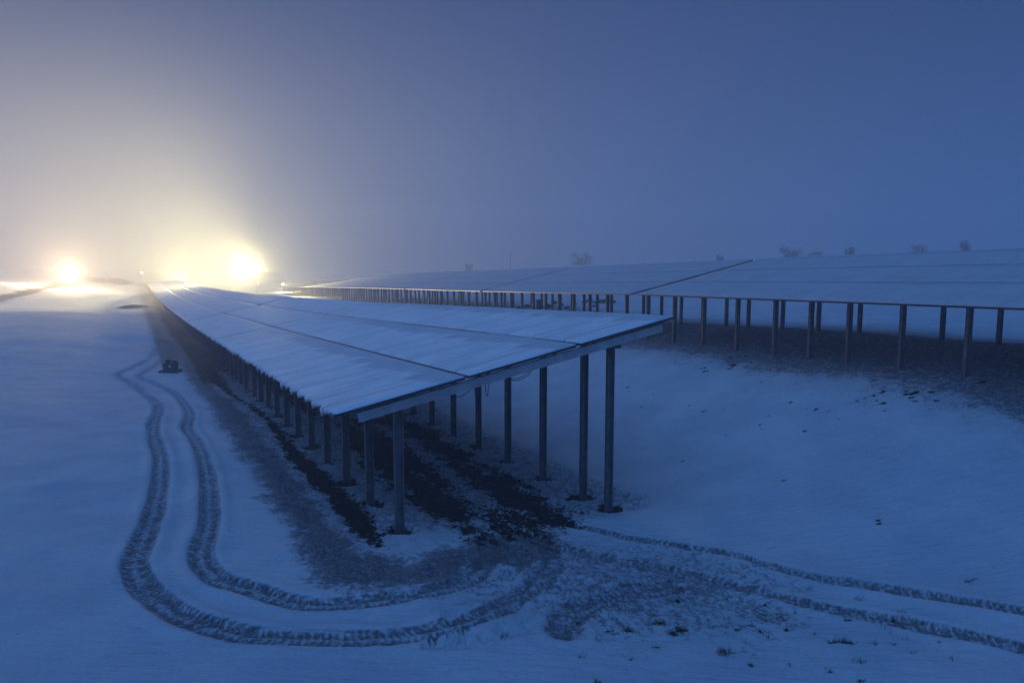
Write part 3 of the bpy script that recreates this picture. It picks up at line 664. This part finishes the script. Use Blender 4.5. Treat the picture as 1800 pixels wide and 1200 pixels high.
# stubble and grass showing at post feet and in the churned ground
rn = random.Random(31); vs = []; fs = []
def tuft(x, y, n, hmax):
    z = ground(x, y)
    for _ in range(n):
        a = rn.uniform(0, 6.28); l = rn.uniform(.3, 1)*hmax; ln = rn.uniform(.2, 1.0)*l; ox, oy = rn.gauss(0, .03), rn.gauss(0, .03)
        i0 = len(vs); wx, wy = -math.sin(a)*.004, math.cos(a)*.004
        vs.extend([(x+ox-wx, y+oy-wy, z-.01), (x+ox+wx, y+oy+wy, z-.01), (x+ox+math.cos(a)*ln, y+oy+math.sin(a)*ln, z+l)]); fs.append((i0, i0+1, i0+2))
for s, t in post_layout():
    for _ in range(16):
        q = s*U+t*V; tuft(q[0]+rn.gauss(0, .16), q[1]+rn.gauss(0, .16), 8, .06)
for k_ in ('rut1', 'rut2', 'join', 'drip'):
    P_ = np.array(Pz[k_])
    for _ in range(900):
        i = rn.randrange(len(P_)); j = rn.randrange(len(P_)); a = rn.random(); q = P_[i]*a+P_[j]*(1-a)
        if q[1] < 17: tuft(q[0]+rn.gauss(0, .1), q[1]+rn.gauss(0, .1), 3, .035)
for cx, cy, r in clods:
    if cy < 12: tuft(cx, cy, 14, .07)
tag(pydata('grass', vs, fs, M_straw), kind='stuff', label='short dead grass poking through the churned snow and soil', cat='grass')
# far brush beyond the left lamp
rn = random.Random(77); vs = []; fs = []
for _ in range(2600):
    X_ = rn.choice([rn.gauss(180, 14), rn.gauss(212, 8)]); d = rn.uniform(150, 158); x, y = (X_-900)/1200*d, d; z = ground(x, y)
    h = rn.uniform(.3, 1.2)*(1.1 if X_ > 195 else .8); a = rn.uniform(-.5, .5); i0 = len(vs)
    vs += [(x, y, z), (x+.06, y, z), (x+a*h, y+rn.uniform(-.4, .4), z+h)]; fs.append((i0, i0+1, i0+2))
tag(pydata('brush', vs, fs, M_twig), kind='stuff', label='low bare brush in the snow right of the left lamp', cat='brush')

# ------------------------------------------------------------------ lamps
def lamp_rig(x, y, z, label, heads, aim, strength, name, tiers=1):
    g0 = ground(x, y); root = empty(name, (x, y, g0), label, 'lamp', None)
    h = z-g0
    mb = MB(); mb.box((0, 0, .18), 1.4, 1.0, .3); mb.box((0, 0, .55), .9, .7, .5); mb.build('base', M_dark, root)
    mb = MB(); mb.tube([(0, 0, .3), (0, 0, h*.5), (0, 0, h-.1)], .07, 8, .04); mb.build('mast', M_dark, root)
    mb = MB(); mb.box((0, 0, h-.1), .42*heads, .08, .08); mb.build('crossbar', M_steel, root)
    ax = np.array(aim)/np.linalg.norm(aim); sx_ = np.cross(ax, [0, 0, 1.]); sx_ /= np.linalg.norm(sx_); up = np.cross(sx_, ax)
    for k in range(heads*tiers):
        c = np.array([(k % heads-(heads-1)/2)*.42, 0, h+.12+.36*(k//heads)])
        mb = MB(); mb.box(c, .36, .3, .12, sx_, up, ax); hd = mb.build('floodlight', M_dark, root)
        mb = MB(); mb.box(c+ax*.064, .32, .26, .008, sx_, up, ax); mb.build('lens', strength, hd)
    return root, np.array([x, y, g0+h+.12]), ax
def spot(name, loc, aim, energy, size, blend, col, soft, root=None):
    d = bpy.data.lights.new(name, 'SPOT'); d.energy = energy; d.spot_size = R(size); d.spot_blend = blend; d.color = col; d.shadow_soft_size = soft
    o = bpy.data.objects.new(name, d); COL.objects.link(o); o.location = loc
    o.rotation_euler = Vector(aim).to_track_quat('-Z', 'Y').to_euler(); return o
def point(name, loc, energy, col, soft):
    d = bpy.data.lights.new(name, 'POINT'); d.energy = energy; d.color = col; d.shadow_soft_size = soft
    o = bpy.data.objects.new(name, d); COL.objects.link(o); o.location = loc; return o
WARM = (1.0, .82, .36); ORANGE = (1.0, .68, .36)
aimA = (-.84, -.48, .20)
rA, pA, axA = lamp_rig(-44.0, 118, .25+CZ, 'bright white floodlight mast beyond the foreground row, its beam swallowed by fog', 4, (-.6, -.78, -.1), mat_emit('lens_white', (1, .90, .66), 120), 'floodlight_mast')
EA = 1.4e5; EB = 7e4
spot('floodlight_beam', tuple(pA+axA*.5), aimA, EA*.66, 176, 1., WARM, 1.2)
spot('floodlight_beam', tuple(pA+np.array([0, -.6, .2])), (-.25, -.95, .25), EA*.26, 172, 1., WARM, 1.2)
point('floodlight_glare', tuple(pA+np.array([0, -.7, .1])), EA*.20, WARM, .6)
lx, ly = (498-900)/1200*186, 186; lz = ground(lx, ly)+2.0
r_, p_, a_ = lamp_rig(lx, ly, lz, 'added low fill light between the posts of the two far rows', 1, (.5, -.5, -.5), bpy.data.materials['lens_white'], 'added_low_light')  # added light source, brightens the ground among the far posts
spot('added_fill_beam', tuple(p_+a_*.6), (.6, -.45, -.45), EA*.16, 150, .6, WARM, .6)
for k, (lx, ly, e, lab) in enumerate(((-69.0, 158, .34, 'added low glow light hidden behind the far crest of the foreground row'), (-90.0, 190, .50, 'most distant added glow light, left of the other hidden one'))):  # added unseen lamps that spread the glow wider through the fog
    r_, p_, a_ = lamp_rig(lx, ly, ground(lx, ly)+1.3, lab, 2, (-.6, -.1, .7), bpy.data.materials['lens_white'], 'added_low_light')
    spot('added_low_light_beam', tuple(p_+a_*.5), (-.55, -.35, .6), EA*e*(1+.4*k), 172, .8, WARM, 1.5)
aimB = (.1, -.9, .05)
rB, pB, axB = lamp_rig(-86.45, 135, -.67+CZ, 'warm glaring lamp at the end of the dark bank on the left', 2, aimB, mat_emit('lens_warm', (1, .72, .4), 300), 'work_lamp')
spot('work_lamp_beam', tuple(pB+axB*.5), aimB, EB, 170, .5, ORANGE, 1.6)
point('work_lamp_spill', tuple(pB+np.array([0, -.4, .4])), EB*.3, ORANGE, .4)
x, y = (253-900)/1200*175, 175; g0 = ground(x, y)
rC = empty('site_lamp', (x, y, g0), 'tiny distant white lamp above the far end of the foreground row', 'lamp')
mb = MB(); mb.tube([(0, 0, 0), (0, 0, max(1., CZ-.2-g0))], .06, 6); mb.build('mast', M_steel, rC)
mb = MB(); mb.box((0, -.1, max(1., CZ-.2-g0)), .35, .25, .28); mb.build('lens', mat_emit('lens_small', (1, .9, .7), 18), rC)

# ------------------------------------------------------------------ fog
HZ_TOP = 42
mb = MB(); zmin = float(Z.min())-1
mb.box((0, 195, (HZ_TOP+zmin)/2), 700, 500, HZ_TOP-zmin)
hz = mb.build('haze', None); m = bpy.data.materials.new('fog'); m.use_nodes = True; t = m.node_tree; t.nodes.clear()
o = t.nodes.new('ShaderNodeOutputMaterial'); pv = t.nodes.new('ShaderNodeVolumePrincipled'); t.links.new(pv.outputs[0], o.inputs['Volume'])
pv.inputs['Color'].default_value = (.92, .94, 1, 1); pv.inputs['Density'].default_value = .006; pv.inputs['Anisotropy'].default_value = .1
hz.data.materials.append(m); tag(hz, kind='stuff', label='pale fog hanging over the whole snowy site', cat='haze')
